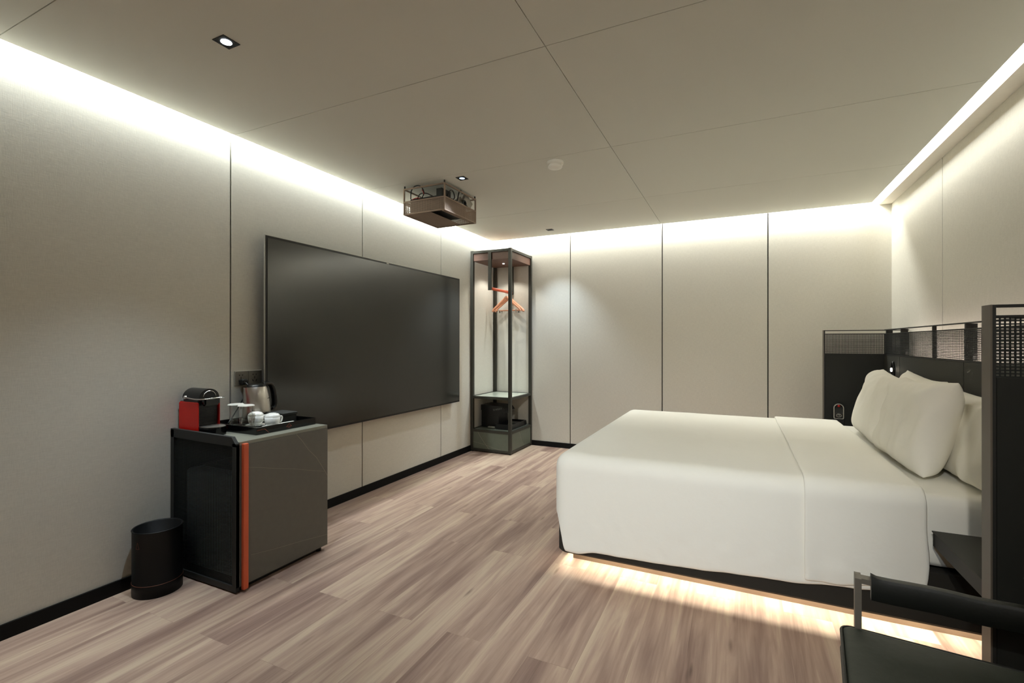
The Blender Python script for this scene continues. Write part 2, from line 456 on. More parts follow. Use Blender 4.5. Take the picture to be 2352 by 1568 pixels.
vein(bm, [(1.822, .702), (1.86, .66), (1.90, .606), (1.96, .545), (2.018, .458), (2.036, .428)], CF+.0001)
vein(bm, [(1.545, .590), (1.62, .571), (1.692, .549), (1.80, .522), (1.90, .49), (2.018, .455)], CF+.0001, w=.0012)
vein(bm, [(1.557, .159), (1.70, .135), (1.85, .115), (2.036, .086)], CF+.0001, w=.0012)
mesh('door', bm, [M['stone'], M['vein']], cab)
door = cab.children[-1]
bm = rbox(CF, CF+.018, 1.507, 1.534, .012, .712, .003, 2); mesh('handle', bm, M['orange'], door, label='long vertical orange handle')
bm = bmesh.new(); box(bm, -2.62, CF-.03, CYa+.05, CYb-.05, 0, .03)
mesh('plinth', bm, M['black'], cab)
for x, y in ((-2.19, 1.53), (-2.19, 2.0)):
    bm = bmesh.new(); cyl(bm, (x, y, 0), (x, y, .03), .018); mesh('foot', bm, M['matte'], cab)
fr = empty('mini_fridge', (-2.40, 1.78, .05), 'mini fridge, its bluish reflection painted on, behind the black mesh side of the cabinet', 'fridge')
mesh('fridge_body', rbox(-2.60, -2.215, 1.508, 1.98, .05, .545, .02, 4), M['fridge'], fr)
mesh('top_vent', rbox(-2.56, -2.26, 1.58, 1.94, .545, .56, .004, 2), M['black'], fr)

# ------------------------------------------------------------------ coffee machine
cm = empty('coffee_machine', (-2.54, 1.57, CT), 'red and black capsule coffee machine on the minibar cabinet', 'coffee machine')
ya, yb = 1.512, 1.628
Z = CT
def side(y0, y1):
    b = bmesh.new()
    prism(b, [(-2.662, Z+.008), (-2.506, Z+.004), (-2.500, Z+.010), (-2.500, Z+.160), (-2.506, Z+.168), (-2.655, Z+.168), (-2.662, Z+.160)], 'y', y0, y1)
    bmesh.ops.bevel(b, geom=b.edges[:], offset=.0015, segments=1, affect='EDGES'); return b
mesh('side_panel', side(ya, ya+.006), M['red'], cm, label='red ribbed side panel')
mesh('side_panel', side(yb-.006, yb), M['red'], cm, label='red ribbed side panel')
bm = bmesh.new()
box(bm, -2.658, -2.515, ya+.006, yb-.006, Z+.004, Z+.170)
for k in range(15): box(bm, -2.515, -2.511, ya+.010, yb-.010, Z+.052+k*.0066, Z+.055+k*.0066)
mesh('body', bm, M['black'], cm)
bm = bmesh.new()   # barrel-shaped head, axis along x
yc = (ya+yb)/2; R = .052; zc = Z+.188
prof = []
for i in range(25):
    a = pi*i/24; prof.append((yc - R*1.02*cos(a), zc + R*.92*sin(a)))
prof += [(yc+R*1.02, Z+.165), (yc-R*1.02, Z+.165)]
prism(bm, prof, 'x', -2.640, -2.500, smooth=False)
bmesh.ops.bevel(bm, geom=[e for e in bm.edges if abs(e.verts[0].co.x-e.verts[1].co.x) < 1e-5], offset=.010, segments=3, affect='EDGES')
smooth_obj(mesh('head', bm, M['black'], cm), 40)
bm = bmesh.new(); box(bm, -2.505, -2.470, ya+.016, yb-.016, Z+.150, Z+.190)
bmesh.ops.bevel(bm, geom=bm.edges[:], offset=.008, segments=2, affect='EDGES'); mesh('spout', bm, M['gloss'], cm)
bm = bmesh.new()
arc = [(-2.497, yc-.032*cos(pi*i/16), Z+.195+.030*sin(pi*i/16)) for i in range(17)]
tube(bm, arc, .0014, 6); mesh('front_ring', bm, M['chrome'], cm)
bm = bmesh.new()   # loop lever
tube(bm, smooth_path([(-2.60, ya-.004, Z+.192), (-2.55, ya-.006, Z+.188), (-2.50, ya-.004, Z+.186), (-2.455, ya+.01, Z+.188), (-2.437, yc, Z+.191), (-2.455, yb-.01, Z+.188), (-2.50, yb+.004, Z+.186), (-2.60, yb+.004, Z+.192)]), .0035, 8)
cyl(bm, (-2.602, ya-.008, Z+.192), (-2.602, ya+.01, Z+.192), .0085); cyl(bm, (-2.602, yb-.01, Z+.192), (-2.602, yb+.008, Z+.192), .0085)
mesh('lever', bm, M['chrome'], cm, label='chrome loop lever')
mesh('rear_grip', rbox(-2.674, -2.636, yc-.02, yc+.02, Z+.196, Z+.208, .005, 2), M['black'], cm)
bm = bmesh.new()
out = [(-2.515, ya+.004)] + [(-2.455+.052*cos(a), yc+.052*sin(a)) for a in [(-pi/2+pi*i/20) for i in range(21)]] + [(-2.515, yb-.004)]
prism(bm, out, 'z', Z, Z+.042); mesh('drip_base', bm, M['gloss'], cm)
bm = bmesh.new()
out2 = [(-2.51, ya+.008)] + [(-2.455+.048*cos(a), yc+.048*sin(a)) for a in [(-pi/2+pi*i/20) for i in range(21)]] + [(-2.51, yb-.008)]
prism(bm, out2, 'z', Z+.042, Z+.045); mesh('drip_grid', bm, M['aluminium'], cm, label='grey metal drip grid')
bm = bmesh.new(); tube(bm, smooth_path([(-2.664, 1.55, Z+.13), (-2.672, 1.535, Z+.09), (-2.673, 1.53, Z+.03), (-2.67, 1.58, Z+.0045), (-2.665, 1.64, Z+.0045)]), .0032, 8)
mesh('cord', bm, M['black'], cm)

# ------------------------------------------------------------------ tray
tx0, tx1, ty0, ty1 = -2.645, -2.240, 1.648, 2.028; TZ = Z+.012
tr = empty('serving_tray', ((tx0+tx1)/2, (ty0+ty1)/2, Z), 'black rectangular tray with rust line print on the cabinet top', 'tray')
bm = bmesh.new()
box(bm, tx0+.012, tx1-.006, ty0+.006, ty1-.012, Z+.0005, TZ-.001)
for a in ((tx0, tx0+.008, ty0, ty1), (tx1-.008, tx1, ty0, ty1), (tx0+.008, tx1-.008, ty0, ty0+.008), (tx0+.008, tx1-.008, ty1-.008, ty1)):
    box(bm, *a, Z+.0005, Z+.038)
mesh('tray_body', bm, M['gloss'], tr)
bm = bmesh.new(); X = tx1+.0004
for p, q in (((1.652, .7425), (1.697, .7455)), ((1.697, .7455), (1.722, .7215)), ):
    strip(bm, (X, p[0], p[1]), (X, q[0], q[1]), (1,0,0), .0012, .0006)
mesh('corner_line', bm, M['rust'], tr, label='thin rust line at the tray corner')
bm = bmesh.new()
for p, q in (((1.846, .752), (1.829, .7345)), ((1.846, .752), (1.863, .7345))):
    strip(bm, (X, p[0], p[1]), (X, q[0], q[1]), (1,0,0), .0012, .0006)
for k in range(6): strip(bm, (X, 1.832+k*.005, .7338), (X, 1.835+k*.005, .7388 - (k % 2)*.002), (1,0,0), .001, .0006)
strip(bm, (X, 1.838, .7298), (X, 1.854, .7298), (1,0,0), .001, .0006)
mesh('printed_emblem', bm, M['rust'], tr, label='rust triangle emblem')

# black storage box on the tray
bx = empty('tea_box', (-2.44, 1.99, TZ), 'flat matte black box on the tray behind the cups', 'box')
mesh('box_body', rbox(-2.502, -2.378, 1.915, 2.012, TZ, TZ+.040, .002, 1), M['matte'], bx)
mesh('box_lid', rbox(-2.506, -2.374, 1.911, 2.016, TZ+.040, TZ+.056, .002, 1), M['matte'], bx)
nap = rbox(-2.275, -2.255, 1.80, 1.90, TZ, TZ+.024, .003, 1)
tag(mesh('sachet', nap, M['paper']), 'thin white sachet standing against the tray front rim', 'sachet')

# ------------------------------------------------------------------ kettle
KX, KY = -2.592, 1.908
kt = empty('kettle', (KX, KY, TZ), 'brushed steel electric kettle with a black handle behind the glasses', 'kettle')
bm = bmesh.new(); lathe(bm, [(0, TZ), (.072, TZ), (.076, TZ+.004), (.076, TZ+.016), (.072, TZ+.020), (0, TZ+.020)], (KX, KY)); mesh('power_base', bm, M['black'], kt)
bm = bmesh.new()
kp = [(0, TZ+.0205), (.074, TZ+.0205), (.078, TZ+.03), (.0775, TZ+.06), (.074, TZ+.10), (.067, TZ+.15), (.058, TZ+.192), (.053, TZ+.204)]
rings = lathe(bm, kp, (KX, KY), 48)
# spout: pull the upper rings out towards -y
for r in rings[-3:]:
    k = {0: .25, 1: .7, 2: 1.0}[rings[-3:].index(r)]
    for v in r:
        a = math.atan2(v.co.y-KY, v.co.x-KX); d = math.cos(a + pi/2)
        if d > .8: v.co += Vector((0, -1, 0))*.028*k*((d-.8)/.2)
smooth_obj(mesh('steel_body', bm, M['steel'], kt))
bm = bmesh.new(); lathe(bm, [(.053, TZ+.203), (.050, TZ+.214), (.040, TZ+.219), (.012, TZ+.221), (0, TZ+.221)], (KX, KY), 36)
mesh('lid', bm, M['black'], kt)
bm = bmesh.new()
tube(bm, smooth_path([(KX, KY+.045, TZ+.213), (KX, KY+.085, TZ+.217), (KX, KY+.112, TZ+.19), (KX, KY+.124, TZ+.14), (KX, KY+.128, TZ+.09), (KX, KY+.118, TZ+.065), (KX, KY+.100, TZ+.062)]), [.011]*37, 12, flat=(1.0, 1.3))
tube(bm, smooth_path([(KX, KY+.056, TZ+.205), (KX, KY+.068, TZ+.16), (KX, KY+.077, TZ+.10), (KX, KY+.082, TZ+.05)]), .006, 8)
tube(bm, [(KX, KY+.078, TZ+.066), (KX, KY+.105, TZ+.064)], .009, 8)
mesh('handle', bm, M['black'], kt, label='black loop handle')
bm = bmesh.new()
for k in range(8):
    a = .35 + k*.055; r = .0695
    strip(bm, (KX+r*cos(a), KY+r*sin(a), TZ+.134), (KX+r*cos(a+.038), KY+r*sin(a+.038), TZ+.134+.0012*(k % 2)), (cos(a), sin(a), .2), .003, .0006)
mesh('maker_mark', bm, M['sock'], kt, label='small dark lettering')

# ------------------------------------------------------------------ glasses with paper lids
def glass(loc):
    o = empty('drinking_glass', loc, '', 'glass', 'covered glasses on the tray')
    b = bmesh.new(); lathe(b, [(0, .001), (.028, .001), (.031, .004), (.0345, .1222)], (0, 0), 36); lathe(b, [(.0296, .012), (0, .010)], (0, 0), 36)
    g_ = mesh('tumbler', b, M['glass'], o, rel=False)
    b = bmesh.new()
    n = 72; top = [b.verts.new((.041*(1+.025*(i % 3 == 0))*cos(2*pi*i/n), .041*(1+.025*(i % 3 == 0))*sin(2*pi*i/n), .1225)) for i in range(n)]
    mid = [b.verts.new((.036*cos(2*pi*i/n), .036*sin(2*pi*i/n), .1268)) for i in range(n)]
    c = b.verts.new((0, 0, .1285))
    for i in range(n):
        j = (i+1) % n; b.faces.new((top[i], top[j], mid[j], mid[i])); b.faces.new((mid[i], mid[j], c))
    bmesh.ops.solidify(b, geom=b.faces[:], thickness=.001)
    mesh('paper_lid', b, M['paper'], o, rel=False, label='white scalloped paper lid')
    return o
g1 = glass((-2.418, 1.718, TZ)); g1['label'] = 'clear glass with a white paper lid, right of two, nearer the cups'
g2 = copy_tree(g1); g2.location = (-2.508, 1.722, TZ+.001); g2['label'] = 'clear glass with a white paper lid, left of two, nearer the coffee machine'
g2.location.z = TZ

# ------------------------------------------------------------------ cups
def cup(loc, rz):
    o = empty('cup', loc, '', 'cup', 'white cups with lids on the tray', rz)
    b = bmesh.new()
    lathe(b, [(0, .0), (.026, .0), (.028, .004), (.038, .018), (.0405, .052), (.0385, .052), (.036, .018), (0, .010)], (0, 0), 36)
    mesh('bowl', b, M['china'], o, rel=False)
    b = bmesh.new(); tube(b, smooth_path([(0, .038, .046), (0, .058, .047), (0, .061, .034), (0, .054, .018), (0, .037, .017)]), .0038, 8, flat=(1, 1.5))
    mesh('handle', b, M['china'], o, rel=False)
    b = bmesh.new()
    lathe(b, [(.0405, .052), (.0405, .055), (.036, .062), (.030, .068), (.022, .0705), (.020, .068), (.010, .0672), (0, .067)], (0, 0), 36)
    mesh('lid', b, M['china'], o, rel=False, label='domed white lid')
    return o
c1 = cup((-2.315, 1.800, TZ+.006), 0); c1['label'] = 'white lidded cup at the tray front, right of the two cups'
c2 = copy_tree(c1); c2.location = (-2.440, 1.792, TZ+.006); c2.rotation_euler = (0, 0, -.25); c2['label'] = 'white lidded cup partly behind the glass, left of the two cups'
def saucer(loc, lab):
    b = bmesh.new(); lathe(b, [(0, 0), (.028, 0), (.050, .0055), (.052, .0075), (.049, .0075), (.030, .0055), (.0, .0055)], (loc[0], loc[1]), 40)
    bmesh.ops.translate(b, verts=b.verts[:], vec=(0, 0, loc[2]))
    return tag(mesh('saucer', b, M['china']), lab, 'saucer', 'saucers under the cups')
saucer((-2.315, 1.800, TZ), 'white saucer under the right cup')
saucer((-2.440, 1.792, TZ), 'white saucer under the left cup')
bm = bmesh.new(); lathe(bm, [(0, TZ+.001), (.010, TZ+.001), (.013, TZ+.008), (.011, TZ+.016), (.004, TZ+.018), (0, TZ+.018)], (-2.372, 1.742), 20, sx=1.2)
tag(smooth_obj(mesh('stirrer_cap', bm, M['glass'])), 'small clear glass stopper between the glasses and cups', 'stopper')

# ------------------------------------------------------------------ waste bin
bn = empty('waste_bin', (-2.548, 1.352, 0), 'round black waste bin on the floor beside the minibar cabinet', 'bin')
bm = bmesh.new(); c = (-2.548, 1.352)
lathe(bm, [(0, .006), (.096, .006), (.101, .0), (.102, .055), (.1005, .058), (.1005, .302), (.103, .306), (.1005, .309), (.096, .306), (.096, .012), (0, .010)], c, 56)
mesh('bin_body', bm, M['binm'], bn)
bm = bmesh.new(); lathe(bm, [(.1012, .0585), (.1026, .0590), (.1026, .0605), (.1012, .061)], c, 56); mesh('accent_ring', bm, M['rustd'], bn, label='thin orange ring near the foot')
bm = bmesh.new(); a0 = math.atan2(-1.352+.3, 2.548)-.95
for u, v, s, t in ((0, .030, .09, 0), (0, .030, -.09, 0), (-.09, 0, .09, 0)):
    P0 = lambda a, z: (c[0]+.1010*cos(a0+a), c[1]+.1010*sin(a0+a), .235+z)
    strip(bm, P0(u, v if u == 0 else 0), P0(s, t), (cos(a0), sin(a0), 0), .0012, .0006)
mesh('emblem', bm, M['rustd'], bn, label='small rust triangle emblem')

# ------------------------------------------------------------------ wardrobe frame
WX0, WX1, WY0, WY1, WH = -2.674, -2.180, 4.555, 5.128, 2.205
wd = empty('open_wardrobe', ((WX0+WX1)/2, (WY0+WY1)/2, 0), 'tall open black metal wardrobe frame in the far corner', 'wardrobe')
T = .032
bm = bmesh.new()
for x in (WX0, WX1-T):
    for y in (WY0, WY1-T): box(bm, x, x+T, y, y+T, .012, WH)
for z in (.012, .218, .582, WH-.030):
    h = .026
    for y in (WY0, WY1-T): box(bm, WX0+T, WX1-T, y+.001, y+T-.001, z, z+h)
    for x in (WX0, WX1-T): box(bm, x+.001, x+T-.001, WY0+T, WY1-T, z, z+h)
mesh('frame', bm, M['frame'], wd)
for x, y in ((WX0+.016, WY0+.016), (WX1-.016, WY0+.016), (WX0+.016, WY1-.016), (WX1-.016, WY1-.016)):
    bm = bmesh.new(); cyl(bm, (x, y, 0), (x, y, .012), .012); mesh('foot', bm, M['black'], wd)
bm = bmesh.new(); box(bm, WX0+.014, WX1-.014, WY0+.016, WY1-.016, WH-.110, WH-.030)
mesh('top_board', bm, M['wood'], wd, label='reddish brown wooden top board')
bm = bmesh.new(); cyl(bm, (-2.42, 4.86, WH-.113), (-2.42, 4.86, WH-.109), .011); mesh('spot', bm, M['ledwhite'], wd, label='small white spotlight')
for ya_, yb_ in ((WY0+.001, WY0+.020), (WY1-.022, WY1-.002)):
    bm = bmesh.new(); box(bm, -2.456, -2.418, ya_, yb_, 1.765, WH-.03); mesh('rail_bracket', bm, M['frame'], wd)
bm = bmesh.new(); cyl(bm, (-2.437, WY0+.020, 1.785), (-2.437, WY1-.022, 1.785), .0155, 20)
mesh('hanging_rail', bm, M['orange'], wd, label='orange hanging rail')
bm = bmesh.new(); box(bm, WX0+T, WX1-T, WY0+T, WY1-T, .590, .606); mesh('glass_shelf', bm, M['mirror'], wd, label='pale glossy shelf')
bm = bmesh.new(); box(bm, WX0+T, WX1-T, WY0+T, WY1-T, .232, .243); mesh('base_top', bm, M['stoneg'], wd)
bm = bmesh.new()
box(bm, WX0+T, WX1-T, WY0+.006, WY0+.016, .038, .218, 0)
vein(bm, [(-2.585, .217), (-2.55, .165), (-2.50, .10), (-2.445, .039)], WY0+.0056, 'y', .003)
vein(bm, [(-2.64, .107), (-2.50, .085), (-2.40, .06), (-2.30, .040)], WY0+.0056, 'y', .002)
box(bm, WX1-.016, WX1-.006, WY0+T, WY1-T, .038, .218, 0)
vein(bm, [(4.78, .217), (4.84, .12), (4.905, .039)], WX1-.0056, 'x', .003)
mesh('base_panels', bm, [M['stoneg'], M['vein']], wd)

# hangers
def hanger(loc, rz):
    o = empty('clothes_hanger', loc, '', 'hanger', 'wooden hangers on the orange rail', rz)
    b = bmesh.new()
    arm = [(-.185, 0, -.205), (-.172, 0, -.178), (-.11, 0, -.128), (-.05, 0, -.080), (-.015, 0, -.048), (0, 0, -.042), (.015, 0, -.048), (.05, 0, -.080), (.11, 0, -.128), (.172, 0, -.178), (.185, 0, -.205)]
    pth = smooth_path(arm, 4); n = len(pth)
    tube(b, pth, [.8+.5*(1-abs(2*i/(n-1)-1)) for i in range(n)], 10, flat=(.012, .0075))
    mesh('shoulder_bar', b, M['hanger'], o, rel=False)
    b = bmesh.new(); cyl(b, (-.176, 0, -.192), (.176, 0, -.192), .0045, 8); mesh('trouser_bar', b, M['hanger'], o, rel=False)
    b = bmesh.new()
    hk = [(0, 0, -.045), (0, 0, -.03), (0, 0, -.005), (0, .002, .008)] + [(0, .0 - .0195*cos(a)*1.0, .0215+.0195*sin(a)) for a in [(-pi/2 + 2*pi*.68*i/14) for i in range(1, 15)]]
    hk = [(p[0], p[1], p[2]-.0215+.0215) for p in hk]
    hk = [(p[1], p[0], p[2]) for p in hk]
    tube(b, hk, .0018, 6); mesh('hook', b, M['chrome'], o, rel=False)
    for sx in (-.10, .13):
        b = bmesh.new(); box(b, sx-.007, sx+.007, -.007, .007, -.222, -.186); bmesh.ops.bevel(b, geom=b.edges[:], offset=.002, segments=1, affect='EDGES')
        mesh('clip', b, M['chrome'], o, rel=False)
    return o
# hook of the hanger wraps the rail: rail centre is .0215 above the hanger origin
h1 = hanger((-2.437, 4.965, 1.785-.0215-.0005), -.06); h1['label'] = 'wooden hanger on the orange rail, nearest of three'
h2 = copy_tree(h1); h2.location.y = 5.015; h2.rotation_euler = (0, 0, .10); h2['label'] = 'wooden hanger on the orange rail, middle of three'
h3 = copy_tree(h1); h3.location.y = 5.055; h3.rotation_euler = (0, 0, .02); h3['label'] = 'wooden hanger on the orange rail, farthest of three'

# items in the wardrobe base
sf = empty('storage_case', (-2.53, 4.86, .243), 'black case with pale lettering inside the wardrobe base', 'case')
mesh('case_body', rbox(-2.64, -2.42, 4.74, 4.98, .243, .44, .006, 2), M['black'], sf)
bm = bmesh.new()
pr_ = [(-2.642, .432), (-2.375, .40), (-2.345, .405), (-2.335, .435), (-2.36, .470), (-2.40, .485), (-2.642, .492)]
prism(bm, pr_, 'y', 4.735, 4.985); mesh('flap', bm, M['black'], sf)
tb = text_bm('O N E S Y', .026)
mt = Matrix.Translation((-2.43, 4.7335, .450)) @ Matrix.Rotation(-.20, 4, 'Y') @ Matrix.Rotation(pi/2, 4, 'X')
bmesh.ops.transform(tb, matrix=mt, verts=tb.verts[:]); bmesh.ops.transform(tb, matrix=Matrix.Translation((0, 0, 0)), verts=tb.verts[:])
mesh('lettering', tb, M['greyprint'], sf, label='small grey lettering')
tr2 = empty('amenity_tray', (-2.30, 4.85, .243), 'black amenity tray at the right of the wardrobe base', 'tray')
bm = bmesh.new(); a = (-2.415, -2.225, 4.66, 5.06)
box(bm, a[0], a[1], a[2], a[3], .243, .251)
for q in ((a[0], a[0]+.008, a[2], a[3]), (a[1]-.008, a[1], a[2], a[3]), (a[0]+.008, a[1]-.008, a[2], a[2]+.008), (a[0]+.008, a[1]-.008, a[3]-.008, a[3])): box(bm, *q, .251, .300)
mesh('tray_body', bm, M['black'], tr2)
bm = rbox(-2.37, -2.28, 4.72, 4.80, .251, .275, .004, 2); tag(mesh('soap_box', bm, M['plate']), 'small grey packet lying in the black amenity tray, nearest', 'packet')
bm = rbox(-2.36, -2.26, 4.86, 4.98, .251, .29, .004, 2); tag(mesh('amenity_box', bm, M['panel']), 'dark flat box in the amenity tray, farther back', 'box')
bm = rbox(-2.52, -2.43, 4.665, 4.69, .246, .268, .010, 3); tag(mesh('card_pouch', bm, M['top']), 'small pale oval pouch in front of the black case', 'pouch')

# ------------------------------------------------------------------ projector in its cage
px0, px1, py0, py1, pz0, pz1, pzm = -2.335, -1.955, 2.955, 3.420, 2.178, 2.380, 2.277
cg = empty('projector_cage', ((px0+px1)/2, (py0+py1)/2, ZC), 'rose-brown perforated metal cage hanging under the ceiling', 'projector cage')
bm = bmesh.new(); t = .010
for x in (px0, px1-t):
    for y in (py0, py1-t): box(bm, x, x+t, y, y+t, pz0, pz1)
for z in (pz0, pzm-t/2, pz1-t):
    for y in (py0, py1-t): box(bm, px0+t, px1-t, y, y+t, z, z+t)
    for x in (px0, px1-t): box(bm, x, x+t, py0+t, py1-t, z, z+t)
mesh('frame', bm, M['copper'], cg)
for lab, fn in (('front', 0), ('right', 1), ('left', 2), ('back', 3)):
    bm = bmesh.new()
    if fn == 0: grid_screen(bm, 'y', py0+.004, px0+t, px1-t, pz0+t, pzm-.005, .0080, .0080, w=.0034)
    if fn == 1: grid_screen(bm, 'x', px1-.004, py0+t, py1-t, pz0+t, pzm-.005, .0080, .0080, w=.0034)
    if fn == 2: grid_screen(bm, 'x', px0+.004, py0+t, py1-t, pz0+t, pzm-.005, .0080, .0080, w=.0034)
    if fn == 3: grid_screen(bm, 'y', py1-.004, px0+t, px1-t, pz0+t, pzm-.005, .0080, .0080, w=.0034)
    mesh('mesh_panel', bm, M['copper'], cg)
bm = bmesh.new()   # bottom perforated plate with a long slot
def hgrid(bm, x0, x1, y0, y1, z, p=.0075, w=.0042):
    n = int((x1-x0)/p)
    for i in range(n+1): box(bm, x0+(x1-x0)*i/n-w/2, x0+(x1-x0)*i/n+w/2, y0, y1, z-.0006, z+.0006)
    n = int((y1-y0)/p)
    for i in range(n+1): box(bm, x0, x1, y0+(y1-y0)*i/n-w/2, y0+(y1-y0)*i/n+w/2, z-.0007, z+.0007)
hgrid(bm, px0+t, -2.10, py0+t, py1-t, pz0+.005)
hgrid(bm, -2.00, px1-t, py0+t, py1-t, pz0+.005)
mesh('bottom_mesh', bm, M['copper'], cg)
for x in (px0+.004, px1-.012):
    for y in (py0+.004, py1-.012):
        bm = bmesh.new(); box(bm, x, x+.008, y, y+.008, pz1, ZC); mesh('ceiling_spacer', bm, M['black'], cg)
pj = empty('projector', (-2.15, 3.2, 2.2), 'black projector with tangled cables inside the ceiling cage', 'projector')
mesh('projector_body', rbox(-2.31, -2.00, 3.00, 3.34, 2.205, 2.312, .012, 3), M['black'], pj)
bm = bmesh.new()
for k in range(5): box(bm, -2.27, -2.04, 3.00+k*.006, 3.0035+k*.006, 2.215, 2.292-.006*k)
mesh('heat_grille', bm, M['matte'], pj)
bm = bmesh.new(); box(bm, -2.20, -2.10, 3.30, 3.36, 2.29, 2.345); mesh('connector_block', bm, M['matte'], pj)
bm = bmesh.new(); box(bm, -2.06, -2.01, 3.0, 3.12, 2.295, 2.36); mesh('connector_block', bm, M['matte'], pj)
bm = bmesh.new(); cyl(bm, (-2.12, 3.14, 2.29), (-2.12, 3.14, 2.398), .018, 16); box(bm, -2.24, -2.0, 3.12, 3.145, 2.300, 2.312); box(bm, -2.24, -2.22, 3.05, 3.30, 2.300, 2.310)
mesh('mount_arm', bm, M['black'], pj)
bm = bmesh.new(); obox(bm, (-1.99, 3.33, 2.335), (.002, .045, -.03), (.001, .02, .03), (.012, 0, 0)); obox(bm, (-2.02, 3.25, 2.325), (.002, .03, .02), (0, .012, -.02), (.010, 0, 0))
mesh('bracket', bm, M['aluminium'], pj, label='pale folded metal bracket')
bm = bmesh.new()
for i, pts in enumerate(([(-2.28, 2.975, 2.30), (-2.27, 2.97, 2.36), (-2.24, 2.972, 2.392), (-2.19, 2.975, 2.388), (-2.16, 2.98, 2.34), (-2.18, 2.985, 2.30)],
        [(-2.24, 3.0, 2.30), (-2.20, 2.99, 2.335), (-2.14, 2.99, 2.33), (-2.08, 3.0, 2.30), (-2.05, 3.02, 2.31)],
        [(-1.975, 3.02, 2.30), (-1.972, 3.05, 2.345), (-1.972, 3.09, 2.355), (-1.975, 3.12, 2.32), (-1.98, 3.11, 2.29)],
        [(-1.975, 3.16, 2.30), (-1.972, 3.18, 2.37), (-1.97, 3.205, 2.392), (-1.973, 3.23, 2.37)],
        [(-1.98, 3.24, 2.30), (-1.975, 3.27, 2.33), (-1.98, 3.30, 2.31), (-1.985, 3.28, 2.285)])):
    tube(bm, smooth_path(pts), .0042, 8)
mesh('cables', bm, M['black'], pj)
bm = bmesh.new(); tube(bm, smooth_path([(-2.27, 2.982, 2.298), (-2.23, 2.975, 2.303), (-2.20, 2.978, 2.298)]), .003, 6); tube(bm, smooth_path([(-2.175, 2.975, 2.36), (-2.165, 2.975, 2.345), (-2.16, 2.978, 2.325)]), .003, 6)
mesh('red_cable', bm, M['red'], pj, label='short red cable')

# ------------------------------------------------------------------ smoke detector
sd = empty('smoke_detector', (-1.103, 2.985, ZC), 'round white smoke detector on the ceiling', 'smoke detector')
bm = bmesh.new(); lathe(bm, [(0, ZC), (.056, ZC), (.057, ZC-.004), (.055, ZC-.016), (.050, ZC-.018), (0, ZC-.018)], (-1.103, 2.985), 40); mesh('mounting_ring', bm, M['smokew'], sd)
bm = bmesh.new(); lathe(bm, [(.040, ZC-.018), (.041, ZC-.026), (.047, ZC-.030), (.048, ZC-.034), (.044, ZC-.040), (.020, ZC-.044), (0, ZC-.044)], (-1.103, 2.985), 40); mesh('sensor_dome', bm, M['smokew'], sd)

# ------------------------------------------------------------------ downlights
def downlight(x, y, lens, label):
    o = empty('downlight', (x, y, ZC), label, 'downlight', 'square ceiling downlights')
    b = bmesh.new(); s = .035; w = .006
    for q in ((-s, s, -s, -s+w), (-s, s, s-w, s), (-s, -s+w, -s+w, s-w), (s-w, s, -s+w, s-w)): box(b, q[0], q[1], q[2], q[3], -.0025, .0)
    box(b, -s+w, s-w, -s+w, s-w, -.0012, -.0004)
    mesh('bezel', b, M['matte'], o, rel=False)
    b = bmesh.new(); lathe(b, [(0, -.0016), (.020, -.0016), (.020, -.0024), (0, -.0024)], (0, 0), 24); mesh('lens', b, lens, o, rel=False, label='round glowing lens')
    return o
downlight(-1.850, 1.227, M['ledcool'], 'bright square downlight in the ceiling above the minibar')
downlight(-1.827, 2.988, M['leddim'], 'square downlight beside the projector cage')
downlight(-1.817, 4.760, M['sock'], 'small square downlight near the far wall, seen edge-on')

# ------------------------------------------------------------------ headboard and side screens
HX, HT = 1.030, 1.302
hb = empty('headboard', (1.11, 3.17, 0), 'long charcoal headboard with a perforated upper strip on the right wall', 'headboard')
S = [1.728, 2.10, 3.16, 4.22, 4.618]
for a, b in zip(S, S[1:]):
    bm = bmesh.new(); box(bm, HX, HX+.025, a+.003, b-.003, 0, 1.100)
    mesh('panel', bm, M['panel'], hb)
bm = bmesh.new(); box(bm, HX+.008, HX+.02, S[0], S[-1], 0.0, 1.098); mesh('backing', bm, M['sock'], hb)
bm = bmesh.new()
box(bm, HX, HX+.025, S[0], S[-1], 1.101, 1.110); box(bm, HX, HX+.022, S[0], S[-1], HT-.006, HT); box(bm, HX, HX+.006, S[0], S[-1], 1.266, 1.271)
mesh('rails', bm, M['matte'], hb)
bm = bmesh.new(); grid_screen(bm, 'x', HX+.004, S[0], S[-1], 1.110, 1.266, .0105, .0087, w=.0034)
mesh('mesh_strip', bm, M['meshm'], hb, label='black perforated metal strip')
for y, d in ((2.10, .05), (3.16, .05), (3.61, .022), (4.22, .045), (4.59, .045)):
    bm = bmesh.new(); box(bm, HX+.006, HX+d, y-.010, y+.010, 1.110, HT-.006); mesh('fin', bm, M['matte'], hb)
bm = bmesh.new(); box(bm, HX+.025, XR-.011, S[0], S[-1], 1.06, 1.075); mesh('rear_ledge', bm, M['matte'], hb)

